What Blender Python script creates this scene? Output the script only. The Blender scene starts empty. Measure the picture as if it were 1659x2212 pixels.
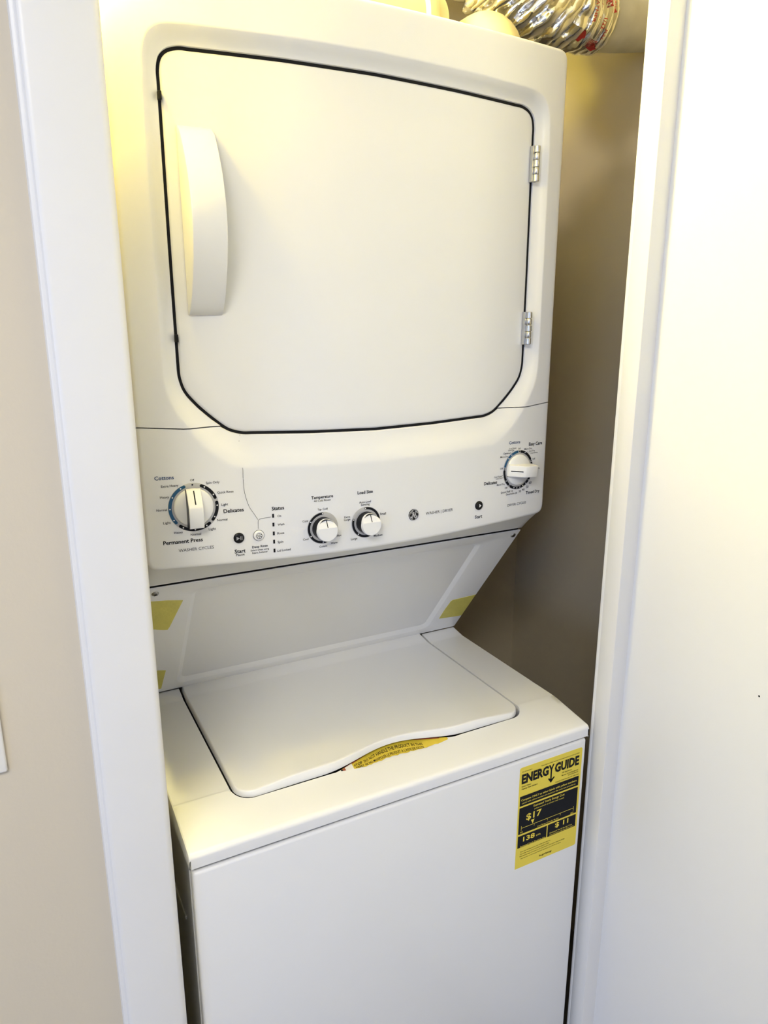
import bpy, bmesh, math, random
from mathutils import Vector, Matrix
random.seed(7)
C = bpy.context.scene.collection
SC = bpy.context.scene

# ---------------------------------------------------------------- camera
cam_d = bpy.data.cameras.new('camera'); cam = bpy.data.objects.new('camera', cam_d); C.objects.link(cam)
_f, _yaw, _pitch = 1565.36, 0.4853, 0.2542
_F = Vector((math.sin(_yaw)*math.cos(_pitch), math.cos(_yaw)*math.cos(_pitch), -math.sin(_pitch)))
_R = Vector((math.cos(_yaw), -math.sin(_yaw), 0)); _U = _R.cross(_F)
cam.matrix_world = Matrix(((_R.x, _U.x, -_F.x, -0.4873), (_R.y, _U.y, -_F.y, -0.9640), (_R.z, _U.z, -_F.z, 1.5662), (0, 0, 0, 1)))
cam_d.sensor_fit = 'VERTICAL'; cam_d.sensor_height = 24.0; cam_d.lens = _f/2212*24.0
cam_d.clip_start = 0.02
SC.camera = cam

# ---------------------------------------------------------------- world, lights, exposure
world = bpy.data.worlds.new('world'); SC.world = world; world.use_nodes = True
world.node_tree.nodes['Background'].inputs[0].default_value = (0.75, 0.86, 1.0, 1)
world.node_tree.nodes['Background'].inputs[1].default_value = 0.25

def area(name, loc, target, sx, sy, power, col):
    d = bpy.data.lights.new(name, 'AREA'); d.shape = 'RECTANGLE'; d.size = sx; d.size_y = sy; d.energy = power; d.color = col
    o = bpy.data.objects.new(name, d); C.objects.link(o); o.location = loc
    o.rotation_euler = (Vector(target)-Vector(loc)).to_track_quat('-Z', 'Y').to_euler(); return o
def point(name, loc, r, power, col):
    d = bpy.data.lights.new(name, 'POINT'); d.shadow_soft_size = r; d.energy = power; d.color = col
    o = bpy.data.objects.new(name, d); C.objects.link(o); o.location = loc; return o

area('hall_ceiling_lamp', (-1.1, -1.5, 2.40), (-1.1, -1.5, 0), 0.7, 0.7, 37, (1.0, 0.97, 0.92))
area('side_window_daylight', (-3.78, -1.15, 1.62), (0.42, -0.6, 1.55), 0.90, 1.15, 10, (0.46, 0.62, 1.0))
area('far_window_daylight', (-3.78, -2.95, 1.35), (0.34, 0.0, 1.30), 0.95, 1.25, 40, (0.42, 0.58, 1.0))
area('rear_window_daylight', (-0.5, -3.95, 1.50), (-0.2, 0.0, 1.2), 1.2, 1.6, 7, (0.85, 0.84, 1.0))
point('closet_bulb', (-0.36, 0.05, 2.30), 0.05, 16, (1.0, 0.95, 0.88))
point('closet_low_fill', (-0.37, 0.05, 2.12), 0.04, 26, (1.0, 0.85, 0.13))  # added yellow fill beside the one closet lamp, brightens the dryer's left
point('closet_side_fill', (-0.376, -0.030, 1.97), 0.03, 7, (1.0, 0.76, 0.08))  # another added fill, aimed at the handle's left cheek; no fixture there
vs = SC.view_settings; vs.view_transform = 'Standard'; vs.look = 'None'; vs.exposure = 0.0; vs.gamma = 1.0; vs.use_curve_mapping = False

# ---------------------------------------------------------------- materials
def mat(name, col, rough=0.5, metal=0.0, noise=0.0, nscale=20, bump=0.0, bscale=200, coat=0.0, spec=0.5):
    m = bpy.data.materials.new(name); m.use_nodes = True; nt = m.node_tree; b = nt.nodes['Principled BSDF']
    b.inputs['Base Color'].default_value = (*col, 1); b.inputs['Roughness'].default_value = rough; b.inputs['Metallic'].default_value = metal
    b.inputs['Specular IOR Level'].default_value = spec
    if coat: b.inputs['Coat Weight'].default_value = coat; b.inputs['Coat Roughness'].default_value = 0.12
    if noise or bump:
        tc = nt.nodes.new('ShaderNodeTexCoord')
    if noise:
        n = nt.nodes.new('ShaderNodeTexNoise'); n.inputs['Scale'].default_value = nscale; n.inputs['Detail'].default_value = 4
        nt.links.new(tc.outputs['Object'], n.inputs['Vector'])
        r = nt.nodes.new('ShaderNodeValToRGB'); r.color_ramp.elements[0].position = .3; r.color_ramp.elements[1].position = .7
        r.color_ramp.elements[0].color = (*[c*(1-noise) for c in col], 1); r.color_ramp.elements[1].color = (*[min(1, c*(1+noise)) for c in col], 1)
        nt.links.new(n.outputs['Fac'], r.inputs['Fac']); nt.links.new(r.outputs['Color'], b.inputs['Base Color'])
    if bump:
        n2 = nt.nodes.new('ShaderNodeTexNoise'); n2.inputs['Scale'].default_value = bscale; n2.inputs['Detail'].default_value = 3
        nt.links.new(tc.outputs['Object'], n2.inputs['Vector'])
        bp = nt.nodes.new('ShaderNodeBump'); bp.inputs['Strength'].default_value = bump; bp.inputs['Distance'].default_value = 0.002
        nt.links.new(n2.outputs['Fac'], bp.inputs['Height']); nt.links.new(bp.outputs['Normal'], b.inputs['Normal'])
    return m
M = dict(
    enamel=mat('white_enamel', (.80, .80, .79), .28, noise=.008, nscale=6),
    plastic=mat('white_plastic', (.80, .80, .785), .36, noise=.008, nscale=6),
    knob=mat('knob_white', (.82, .82, .80), .33, noise=.01),
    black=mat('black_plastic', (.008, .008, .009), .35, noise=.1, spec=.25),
    dark=mat('gap_shade_and_rubber', (.010, .010, .011), .7, noise=.1, spec=.15),  # near-black for small dark parts and for shade coloured into gaps
    ink=mat('black_ink', (.010, .011, .014), .7, noise=.05, spec=.15),
    blueink=mat('blue_ink', (.012, .09, .20), .5, noise=.05),
    navy=mat('navy_ink', (.02, .06, .16), .5, noise=.05),
    greyring=mat('grey_dial', (.42, .42, .42), .4, noise=.02),
    paleink=mat('pale_ink', (.75, .75, .74), .5, noise=.02),
    greyink=mat('grey_ink', (.35, .35, .36), .5, noise=.02),
    chrome=mat('hinge_metal', (.62, .62, .61), .28, 1.0, noise=.06, nscale=90),
    screw=mat('screw_metal', (.35, .34, .31), .35, 1.0, noise=.1, nscale=90),
    tape=mat('yellow_tape', (.62, .56, .13), .55, noise=.05, nscale=60, bump=.2),
    label=mat('yellow_label', (.80, .64, .06), .45, noise=.02, nscale=30),
    warn=mat('orange_yellow_label', (.66, .50, .04), .45, noise=.06, nscale=60),
    redink=mat('red_ink', (.42, .02, .02), .5, noise=.1),
    brownred=mat('rust_ink', (.30, .07, .03), .5, noise=.2, nscale=120),
    trim=mat('white_trim_paint', (.78, .775, .76), .38, noise=.01, nscale=8, bump=.08, bscale=60),
    hallwhite=mat('white_wall_paint', (.80, .80, .80), .30, noise=.008, nscale=3, bump=.06, bscale=70),
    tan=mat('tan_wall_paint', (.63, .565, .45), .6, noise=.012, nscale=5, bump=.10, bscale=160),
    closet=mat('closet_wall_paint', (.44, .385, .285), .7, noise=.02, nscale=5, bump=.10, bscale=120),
    ceiling=mat('ceiling_paint', (.75, .74, .72), .8, noise=.01),
    floor=mat('floor_vinyl', (.11, .10, .095), .5, noise=.12, nscale=9),
    galv=mat('white_pipe', (.55, .54, .50), .5, noise=.10, nscale=22),
    pvc=mat('cream_pipe', (.74, .62, .30), .45, noise=.05, nscale=25),
    switch=mat('switch_plastic', (.80, .78, .74), .4, noise=.01),
    cavity=mat('machine_inside', (.05, .05, .05), .8, noise=.1),
)
def foil_mat(name, col):
    m = mat(name, col, .17, 1.0); nt = m.node_tree; b = nt.nodes['Principled BSDF']
    tc = nt.nodes.new('ShaderNodeTexCoord'); v = nt.nodes.new('ShaderNodeTexVoronoi'); v.inputs['Scale'].default_value = 34; v.feature = 'SMOOTH_F1'
    n = nt.nodes.new('ShaderNodeTexNoise'); n.inputs['Scale'].default_value = 18; n.inputs['Detail'].default_value = 2
    mx = nt.nodes.new('ShaderNodeMath'); mx.operation = 'ADD'
    nt.links.new(tc.outputs['Object'], n.inputs['Vector']); nt.links.new(tc.outputs['Object'], v.inputs['Vector'])
    nt.links.new(v.outputs['Distance'], mx.inputs[0]); nt.links.new(n.outputs['Fac'], mx.inputs[1])
    bp = nt.nodes.new('ShaderNodeBump'); bp.inputs['Strength'].default_value = .75; bp.inputs['Distance'].default_value = .006
    nt.links.new(mx.outputs[0], bp.inputs['Height']); nt.links.new(bp.outputs['Normal'], b.inputs['Normal']); return m
M['foil'] = foil_mat('crumpled_foil', (.82, .82, .82))

# ---------------------------------------------------------------- helpers
class MB:
    """collects vertices and faces, then links them as ONE mesh object"""
    def __init__(s): s.v = []; s.f = []; s.m = []; s.cur = 0
    def add(s, vs, fs):
        o = len(s.v); s.v += [tuple(p) for p in vs]; s.f += [tuple(i+o for i in f) for f in fs]; s.m += [s.cur]*len(fs); return s
    def strip(s, A, B, closed=True):
        n = len(A); k = n if closed else n-1
        return s.add(list(A)+list(B), [(i, (i+1) % n, n+(i+1) % n, n+i) for i in range(k)])
    def loops(s, Ls, closed=True):
        n = len(Ls[0]); k = n if closed else n-1; vs = [p for L in Ls for p in L]; fs = []
        for r in range(len(Ls)-1):
            for i in range(k): fs.append((r*n+i, r*n+(i+1) % n, (r+1)*n+(i+1) % n, (r+1)*n+i))
        return s.add(vs, fs)
    def fan(s, L, c):
        n = len(L); return s.add(list(L)+[c], [(i, (i+1) % n, n) for i in range(n)])
    def poly(s, L): return s.add(L, [tuple(range(len(L)))])
    def box(s, x0, x1, y0, y1, z0, z1):
        return s.add([(x, y, z) for x in (x0, x1) for y in (y0, y1) for z in (z0, z1)], [(0, 1, 3, 2), (4, 6, 7, 5), (0, 4, 5, 1), (2, 3, 7, 6), (0, 2, 6, 4), (1, 5, 7, 3)])
    def build(s, name, mats, parent=None, smooth=None, bevel=0, seg=2, merge=True, center=True):
        me = bpy.data.meshes.new(name)
        bm = bmesh.new(); vs = [bm.verts.new(p) for p in s.v]
        for f, mi in zip(s.f, s.m):
            if len(set(f)) < 3: continue
            try: q = bm.faces.new([vs[i] for i in f]); q.material_index = mi
            except ValueError: pass
        if merge: bmesh.ops.remove_doubles(bm, verts=bm.verts, dist=1e-5); bmesh.ops.recalc_face_normals(bm, faces=bm.faces)
        if bevel: bmesh.ops.bevel(bm, geom=[e for e in bm.edges if e.is_manifold and e.calc_face_angle(0) > .5], offset=bevel, segments=seg, affect='EDGES', profile=.5)
        c = Vector((0, 0, 0))
        if center and len(bm.verts):
            n = len(bm.verts); c = sum((v.co for v in bm.verts), Vector())/n
            for v in bm.verts: v.co -= c
        bm.to_mesh(me); bm.free()
        for m in (mats if isinstance(mats, (list, tuple)) else [mats]): me.materials.append(M[m])
        if smooth is not None:
            for p in me.polygons: p.use_smooth = True
            me.set_sharp_from_angle(angle=math.radians(smooth))
        return link(name, me, c, parent)
def link(name, me, loc, parent=None):
    o = bpy.data.objects.new(name, me); C.objects.link(o); o.location = loc; WL[o.name] = Vector(loc)
    if parent: o.parent = parent; o.matrix_parent_inverse = Matrix.Translation(-WL[parent.name])
    return o
WL = {}
def thing(name, loc, label, cat, group=None):
    o = link(name, None, loc); return tag(o, label, cat, group)
def tag(o, label=None, cat=None, group=None, kind=None):
    if label: o['label'] = label
    if cat: o['category'] = cat
    if group: o['group'] = group
    if kind: o['kind'] = kind
    return o
def struct(o, label=None, cat=None): return tag(o, label, cat, kind='structure')
def resample(pts, n, closed=False, curve=True, split=0):
    """Catmull-Rom through pts, resampled to n points of even arc length"""
    P = [Vector(p) for p in pts]; out = []
    if split:
        Q = []
        for a, b in zip(P, P[1:]):
            k = max(1, int((b-a).length/split)); Q += [a.lerp(b, j/k) for j in range(k)]
        P = Q+[P[-1]]
    m = len(P)
    rng = range(m if closed else m-1)
    for i in rng:
        g = (lambda k: P[k % m]) if closed else (lambda k: P[max(0, min(m-1, k))])
        a, b, c, d = g(i-1), g(i), g(i+1), g(i+2)
        for j in range(12):
            t = j/12
            out.append(.5*((2*b)+(c-a)*t+(2*a-5*b+4*c-d)*t*t+(3*b-a-3*c+d)*t**3) if curve else b.lerp(c, t))
    out.append(P[0] if closed else P[-1])
    L = [0]
    for i in range(1, len(out)): L.append(L[-1]+(out[i]-out[i-1]).length)
    res = []; k = 0; cnt = n if closed else n-1
    for i in range(n):
        s = L[-1]*i/cnt
        while k < len(L)-2 and L[k+1] < s: k += 1
        t = 0 if L[k+1] == L[k] else (s-L[k])/(L[k+1]-L[k]); res.append(out[k].lerp(out[k+1], t))
    return res
def tube(mb, path, r, seg=16, rfun=None, cap=True, ref=Vector((0, 0, 1))):
    P = [Vector(p) for p in path]; Ls = []
    for i, p in enumerate(P):
        t = (P[min(i+1, len(P)-1)]-P[max(i-1, 0)]).normalized(); a = ref.cross(t)
        if a.length < 1e-3: a = Vector((1, 0, 0)).cross(t)
        a.normalize(); b = t.cross(a)
        Ls.append([p+(a*math.cos(2*math.pi*k/seg)+b*math.sin(2*math.pi*k/seg))*(rfun(i, k) if rfun else r) for k in range(seg)])
    mb.loops(Ls)
    if cap: mb.fan(Ls[0], P[0]); mb.fan(Ls[-1], P[-1])
    return mb
_tc = {}
def glyphs(body, bold=0.0):
    key = (body, bold)
    if key not in _tc:
        cu = bpy.data.curves.new('t', 'FONT'); cu.body = body; cu.size = 1.0; cu.offset = bold; cu.resolution_u = 2; cu.fill_mode = 'BOTH'
        o = bpy.data.objects.new('t', cu); C.objects.link(o)
        dg = bpy.context.evaluated_depsgraph_get(); dg.update(); me = bpy.data.meshes.new_from_object(o.evaluated_get(dg))
        v = [tuple(x.co[:2]) for x in me.vertices]; f = [tuple(p.vertices) for p in me.polygons]
        bpy.data.objects.remove(o); bpy.data.curves.remove(cu); bpy.data.meshes.remove(me)
        x0 = min(p[0] for p in v); x1 = max(p[0] for p in v); _tc[key] = ([(p[0]-(x0+x1)/2, p[1]-.365) for p in v], f, x1-x0)
    return _tc[key]
BOLD = {'': .006, 't': -.004, 'b': .022, 'm': .014, 'B': .016, 'x': .045}
def lettering(name, items, mtl, fn, parent, hscale=None, dy=0):
    """flat print: each item (text, x, z, width, style) laid on the surface fn(x, z)"""
    mb = MB()
    for it in items:
        t, x, z, wd, st = it[:5]; v, f, nw = glyphs(t, BOLD[st]); s = wd/nw; sy = it[5] if len(it) > 5 else s
        mb.add([fn(x+p[0]*s, z+p[1]*sy) for p in v], f)
    return tag(mb.build(name, mtl, parent, merge=False), kind="stuff")

# ---------------------------------------------------------------- the setting
YC = -0.178; XL = -0.3632; XR = 0.3514; XW = 0.3816
def wall(name, x0, x1, y0, y1, z0, z1, m): return struct(MB().box(x0, x1, y0, y1, z0, z1).build(name, m))
wall('floor', -3.9, 0.9, -4.1, 0.7, -0.05, 0.0, 'floor')
wall('ceiling', -3.9, 0.9, -4.1, 0.7, 2.44, 2.50, 'ceiling')
wall('wall_front', -3.9, -0.392, -0.160, -0.062, 0, 2.44, 'tan')
wr = wall('wall_right', XW, XW+0.06, -4.1, -0.177, 0, 2.44, 'hallwhite')
nh = MB()
for x, y, z in ((XW, -0.4129, 1.0749), ):
    nh.poly([(x-.0004, y+.0014*math.cos(a), z+.0014*math.sin(a)) for a in [i*math.pi/5 for i in range(10)]])
nh.build('nail_hole', 'ink', wr)
bw = MB()      # wall behind the viewer with its window opening
bw.box(-3.9, -1.11, -4.1, -4.0, 0, 2.44); bw.box(0.11, 0.48, -4.1, -4.0, 0, 2.44); bw.box(-1.11, 0.11, -4.1, -4.0, 0, 0.69); bw.box(-1.11, 0.11, -4.1, -4.0, 2.31, 2.44)
struct(bw.build('wall_back', 'tan', merge=False))
lw = MB()      # far left wall of the hall with its two window openings
for y0, y1, z0, z1 in ((-4.0, -3.43, 0, 2.44), (-2.47, -1.61, 0, 2.44), (-0.69, -0.062, 0, 2.44), (-3.43, -2.47, 0, .72), (-3.43, -2.47, 1.98, 2.44), (-1.61, -.69, 0, 1.03), (-1.61, -.69, 2.21, 2.44)): lw.box(-3.9, -3.8, y0, y1, z0, z1)
struct(lw.build('wall_left', 'tan', merge=False))
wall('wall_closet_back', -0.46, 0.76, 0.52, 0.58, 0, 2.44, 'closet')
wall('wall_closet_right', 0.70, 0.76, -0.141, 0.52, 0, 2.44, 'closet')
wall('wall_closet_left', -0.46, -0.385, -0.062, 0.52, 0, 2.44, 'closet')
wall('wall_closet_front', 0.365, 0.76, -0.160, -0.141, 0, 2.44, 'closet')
# casing left of the opening: moulded section swept up
def moulding(name, prof, z0, z1, m='trim'):
    mb = MB(); mb.loops([[(x, y, z0) for x, y in prof], [(x, y, z1) for x, y in prof]]); n = len(prof)
    mb.poly([(x, y, z1) for x, y in prof]); mb.poly([(x, y, z0) for x, y in prof][::-1])
    return struct(mb.build(name, m, smooth=35))
moulding('trim_1', [(-0.4405, -0.1595), (-0.4405, -0.1690), (-0.4395, -0.1715), (-0.4373, -0.1725), (-0.4357, -0.1725), (-0.4349, -0.1740), (-0.4341, -0.1765), (-0.4323, -0.1778), (-0.4293, -0.1782), (-0.3720, -0.1782), (-0.3692, -0.1776), (-0.3662, -0.1756), (-0.3644, -0.1730), (-0.3634, -0.1680), (-0.3632, -0.1620), (-0.3632, -0.0700), (-0.3660, -0.0615), (-0.3920, -0.0615), (-0.3920, -0.1595)], 0.0, 2.44)
moulding('trim_2', [(0.3692, -0.1455), (0.3524, -0.1455), (0.3518, -0.1442), (0.3516, -0.1410), (0.3522, -0.1392), (0.3692, -0.1392)], 0.0, 2.44)
moulding('trim_3', [(0.3816, -0.1456), (0.3816, -0.1780), (0.3542, -0.1782), (0.3522, -0.1774), (0.3514, -0.1754), (0.3514, -0.1470), (0.3522, -0.1456)], 0.0, 2.44)

# ---------------------------------------------------------------- stacked washer and dryer
ROOT = thing('stacked_washer_dryer', (0, .17, 0), 'white stacked washer and dryer unit with yellow energy label, standing in the closet', 'washer dryer')
W = .339; XC = .004; BOW = .020
def ysur(x): return -BOW*(1-min(1, (x/.34)**2))
def S(x, z, off=0.0): return (x, ysur(x)-off, z)
def Sn(x, z): s = 2*BOW*x/.34**2; return Vector((s, -1, 0)).normalized()
def frame(x, z, h=0.0):
    n = Sn(x, z); t = Vector((-n.y, n.x, 0)); b = Vector(S(x, z))+n*h
    return lambda u, v, w=0.0: tuple(b+t*u+Vector((0, 0, v))+n*w)
# half outlines, given clockwise from the seam up to the top middle / down to the bottom middle
I_up = [(.2310, 1.4322), (.248, 1.4470), (.2640, 1.4630), (.2765, 1.4797), (.2820, 1.498), (.2827, 1.515), (.283, 1.65), (.2826, 1.83), (.2825, 1.857), (.2790, 1.8705), (.2700, 1.8795), (.2560, 1.8840), (.13, 1.8873), (0, 1.8888)]
I_dn = [(.2310, 1.4322), (.2225, 1.4262), (.2130, 1.4222), (.2003, 1.4192), (.10, 1.4145), (0, 1.4122)]
R_up = [(.2790, 1.4326), (.2890, 1.4500), (.2985, 1.4705), (.3030, 1.49), (.3038, 1.51), (.3040, 1.65), (.3036, 1.835), (.3015, 1.870), (.2965, 1.8860), (.2880, 1.8965), (.2750, 1.9025), (.2470, 1.9050), (.13, 1.908), (0, 1.9094)]
R_dn = [(.2790, 1.4326), (.2595, 1.4075), (.2365, 1.3865), (.2210, 1.377), (.2070, 1.3742), (.11, 1.3688), (0, 1.3660)]
ZT = 1.9672; ZB = 1.2336
O_up = [(W, 1.4372), (W, 1.55), (W, 1.80), (W, ZT-.016), (W-.0012, ZT-.0095), (W-.0045, ZT-.0042), (W-.0095, ZT-.0012), (W-.016, ZT), (.15, ZT), (0, ZT)]
def zb(x): return ZB+.0088*min(1, abs(x)/.29)**2
O_dn = [(W, 1.4372), (W, 1.33), (W, zb(.3)+.016), (W-.0012, zb(.3)+.0095), (W-.0045, zb(.3)+.0042), (W-.0095, zb(.3)+.0012), (W-.016, zb(.32)), (.22, zb(.22)), (.15, zb(.15)), (.07, zb(.07)), (0, ZB)]
def full(half, n, xc, corner=False):
    h = [tuple(p) for p in resample([(a, b, 0) for a, b in half], n, curve=not corner, split=.012)]
    right = [(xc+p[0], p[1]) for p in h]; left = [(xc-p[0], p[1]) for p in h[::-1]]
    return right+left[1:]
def inset2(L, d):
    out = []; n = len(L)
    for i, p in enumerate(L):
        a = L[max(i-1, 0)]; b = L[min(i+1, n-1)]; t = Vector((b[0]-a[0], b[1]-a[1])).normalized(); out.append((p[0]-t.y*d, p[1]+t.x*d))
    return out
def mix(A, B, t): return [(a[0]+(b[0]-a[0])*t, a[1]+(b[1]-a[1])*t) for a, b in zip(A, B)]
REC = .0135
def on(L, off): return [S(x, z, off) for x, z in L]
def back(L, y): return [(x, y, z) for x, z in L]
def shift(L, dz): return [(x, z+dz) for x, z in L]
NU, ND = 210, 130
# upper fascia: right seam -> top -> left seam
Iu, Ru, Ou = full(I_up, NU, XC), full(R_up, NU, XC), full(O_up, NU, 0, True)
# the seam gap
def gap(L, d):
    k = 4; out = list(L)
    for i in range(k): out[i] = (out[i][0], out[i][1]+d*(1-i/k)); out[-1-i] = (out[-1-i][0], out[-1-i][1]+d*(1-i/k))
    return out
fas = MB()
Iu, Ru, Ou = gap(Iu, .0008), gap(Ru, .0008), gap(Ou, .0008)
ins = lambda L, d, s: inset2(L, d*s)
def skin(mb, I, Rg, O, sgn, tail, nsub=6):
    Ls = [[(x, ysur(x)+.034, z) for x, z in I], on(I, -REC-.0016), on(mix(I, Rg, .035), -REC+.0002), on(mix(I, Rg, .3), -REC*.86), on(mix(I, Rg, .6), -REC*.45), on(mix(I, Rg, .9), -REC*.04), on(mix(I, Rg, 1), 0), on(mix(I, Rg, 1.06), 0)]
    Oi = ins(O, .0065, sgn)
    Rg2 = mix(I, Rg, 1.06)
    for k in range(1, nsub+1): Ls.append(on(mix(Rg2, Oi, k/nsub), 0))
    for a in (22.5, 45, 67.5, 90):
        a = math.radians(a); Ls.append(on(ins(O, .0065*(1-math.sin(a)), sgn), -.0065*(1-math.cos(a))))
    Ls += tail
    mb.loops(Ls, closed=False)
    for e in (0, -1):        # lips along the seam
        A = [L[e] for L in Ls[1:]]; B = [(x, y+.012, z) for x, y, z in A]; mb.strip(A, B, closed=False)
skin(fas, Iu, Ru, Ou, 1, [back(Ou, .05)])
fas.build('dryer_fascia', 'enamel', ROOT, smooth=32)
# control panel: right seam -> bottom -> left seam
Id, Rd, Od = gap(full(I_dn, ND, XC), -.0008), gap(full(R_dn, ND, XC), -.0008), gap(full(O_dn, ND, 0, True), -.0008)
pan = MB()
YB, ZBS = .0570, 1.2008
tl = [((x/abs(x) if x else 0)*min(abs(x), .338) if abs(x) > .33 else x, YB-.001, max(z, ZBS+.0015) if z > 1.262 else ZBS+.0015) for x, z in Od]
md = [((a[0]+b[0])/2, (S(*a)[1]+.0065+b[1])/2-.004, (a[1]+b[2])/2-.002) for a, b in zip(Od, tl)]
skin(pan, Id, Rd, Od, -1, [tl])
PANEL = pan.build('control_panel', 'plastic', ROOT, smooth=32)
# dark ring added to colour in the shade of the door gap
gk = MB(); Ifull = Iu+Id[::-1][1:-1]
gk.loops([[(x, ysur(x)+.016, z) for x, z in Ifull], [(XC+(x-XC)*.955, ysur(x)+.016, 1.65+(z-1.65)*.955) for x, z in Ifull]])
gk.build('door_gap_shade', 'dark', ROOT, smooth=40)
# dryer cabinet behind the fascia
prof = [(.03, 1.9600), (.03, 1.246), (YB+.004, 1.2025), (.279, .9235), (.50, .9235), (.50, 1.9600)]
bd = MB(); bd.loops([[(x, y, z) for y, z in prof] for x in (-.335, .335)]); bd.poly([(-.335, y, z) for y, z in prof]); bd.poly([(.335, y, z) for y, z in prof][::-1])
bd.build('dryer_cabinet', 'enamel', ROOT)

# ---- dryer door
cx, cz = XC, 1.65
def out_shrink(L, d):
    n = len(L); o = []
    for i, p in enumerate(L):
        a = L[i-1]; b = L[(i+1) % n]; t = Vector((b[0]-a[0], b[1]-a[1])).normalized(); o.append((p[0]-t.y*d, p[1]+t.x*d))
    return o
Ic = full(I_up, NU, XC)+full(I_dn, ND, XC)[::-1][1:-1]
D0 = out_shrink(Ic, .0035)
dr = MB(); DREC = REC+.0005
Ls = [[(x, ysur(x)+.030, z) for x, z in D0]]
for a in (0, 30, 60, 90):
    a = math.radians(a); Ls.append(on(out_shrink(D0, .004*(1-math.cos(a))), -DREC-.004*(1-math.sin(a))))
base = out_shrink(D0, .004)
for k in (.93, .8, .62, .42, .2): Ls.append(on([(cx+(x-cx)*k, cz+(z-cz)*k) for x, z in base], -DREC))
dr.loops(Ls); dr.fan(Ls[-1], S(cx, cz, -DREC))
DOOR = dr.build('dryer_door', 'enamel', ROOT, smooth=35)
# handle: a bowed plate with a closed left cheek
hd = MB(); hx0, hx1 = -.2600, -.2165; z0, z1 = 1.5772, 1.7975; N = 28
def hprof(t): return .043*(math.sin(math.pi*min(1, max(0, t)))**.82)+.006*(1 if 0 < t < 1 else .5)
zs = [z0+(z1-z0)*i/N for i in range(N+1)]; pr = [hprof(i/N) for i in range(N+1)]
fr, th = .0025, .004
def hp(x, i, d=0.0): return (x, ysur(-.24)+DREC-max(0.0, pr[i]-d), zs[i])
rows = [[hp(hx0, i, 1) for i in range(N+1)], [hp(hx0, i, fr) for i in range(N+1)], [hp(hx0+fr*.3, i, fr*.3) for i in range(N+1)], [hp(hx0+fr, i) for i in range(N+1)],
        [hp(hx1-fr, i) for i in range(N+1)], [hp(hx1-fr*.3, i, fr*.3) for i in range(N+1)], [hp(hx1, i, fr) for i in range(N+1)], [hp(hx1, i, th) for i in range(N+1)], [hp(hx0+.004, i, th) for i in range(N+1)], [hp(hx0+.004, i, 1) for i in range(N+1)]]
hd.loops(rows, closed=False)
hd.poly([r[0] for r in rows[:8]]); hd.poly([r[-1] for r in rows[:8]][::-1])
hd.build('door_handle', 'plastic', DOOR, smooth=40)
# hinges
for zc in (1.8036, 1.5590):
    hb = MB(); r = .0046; x = .2843
    hb.box(x-.0060, x+.0030, ysur(x)+.0060, ysur(x)+.0125, zc-.0255, zc+.0255)
    H = hb.build('door_hinge', 'chrome', ROOT)
    tag(H, 'bare metal hinge')
    for k in range(5):
        kb = MB(); za = zc-.0255+k*.0102; rr = r if k % 2 == 0 else r*.93
        circ = lambda z, q: [(x+q*math.cos(t), ysur(x)+.0030+q*math.sin(t), z) for t in [j*math.pi/7 for j in range(14)]]
        Lk = [circ(za+.0004, rr*.9), circ(za+.0009, rr), circ(za+.0095, rr), circ(za+.0100, rr*.9)]
        kb.loops(Lk); kb.fan(Lk[0], (x, ysur(x)+.003, za+.0004)); kb.fan(Lk[-1], (x, ysur(x)+.003, za+.01))
        kb.build('hinge_knuckle', 'chrome', H, smooth=40)
# latch plugs on the left edge of the door
for zc in (1.828, 1.548):
    MB().box(-.2795, -.2752, ysur(-.277)+.008, ysur(-.277)+.020, zc-.005, zc+.005).build('door_bumper', 'dark', ROOT, bevel=.001)

# ---- dials and knobs
def ring_arc(mb, fr, r0, r1, a0, a1, h, n=24, round_=True):
    """flat band on a dial, angles clockwise from the top"""
    rm, hw = (r0+r1)/2, (r1-r0)/2; pts = []
    P = lambda r, a: (r*math.sin(a), r*math.cos(a))
    A = [math.radians(a0+(a1-a0)*i/n) for i in range(n+1)]
    o = [P(r1, a) for a in A]; i_ = [P(r0, a) for a in A]
    mb.add([fr(u, v, h) for u, v in o+i_], [(k, k+1, n+2+k, n+1+k) for k in range(n)])
    if round_:
        for a in (A[0], A[-1]):
            c = P(rm, a); mb.poly([fr(c[0]+hw*math.cos(t), c[1]+hw*math.sin(t), h) for t in [j*math.pi/8 for j in range(16)]])
def disc(mb, fr, u, v, r, h, n=20): mb.poly([fr(u+r*math.cos(t), v+r*math.sin(t), h) for t in [2*math.pi*j/n for j in range(n)]])
def lathe(mb, fr, prof, n=48, capc=True):
    Ls = [[fr(r*math.cos(t), r*math.sin(t), h) for t in [2*math.pi*j/n for j in range(n)]] for r, h in prof]
    mb.loops(Ls)
    if capc: mb.fan(Ls[-1], fr(0, 0, prof[-1][1]))
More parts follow.
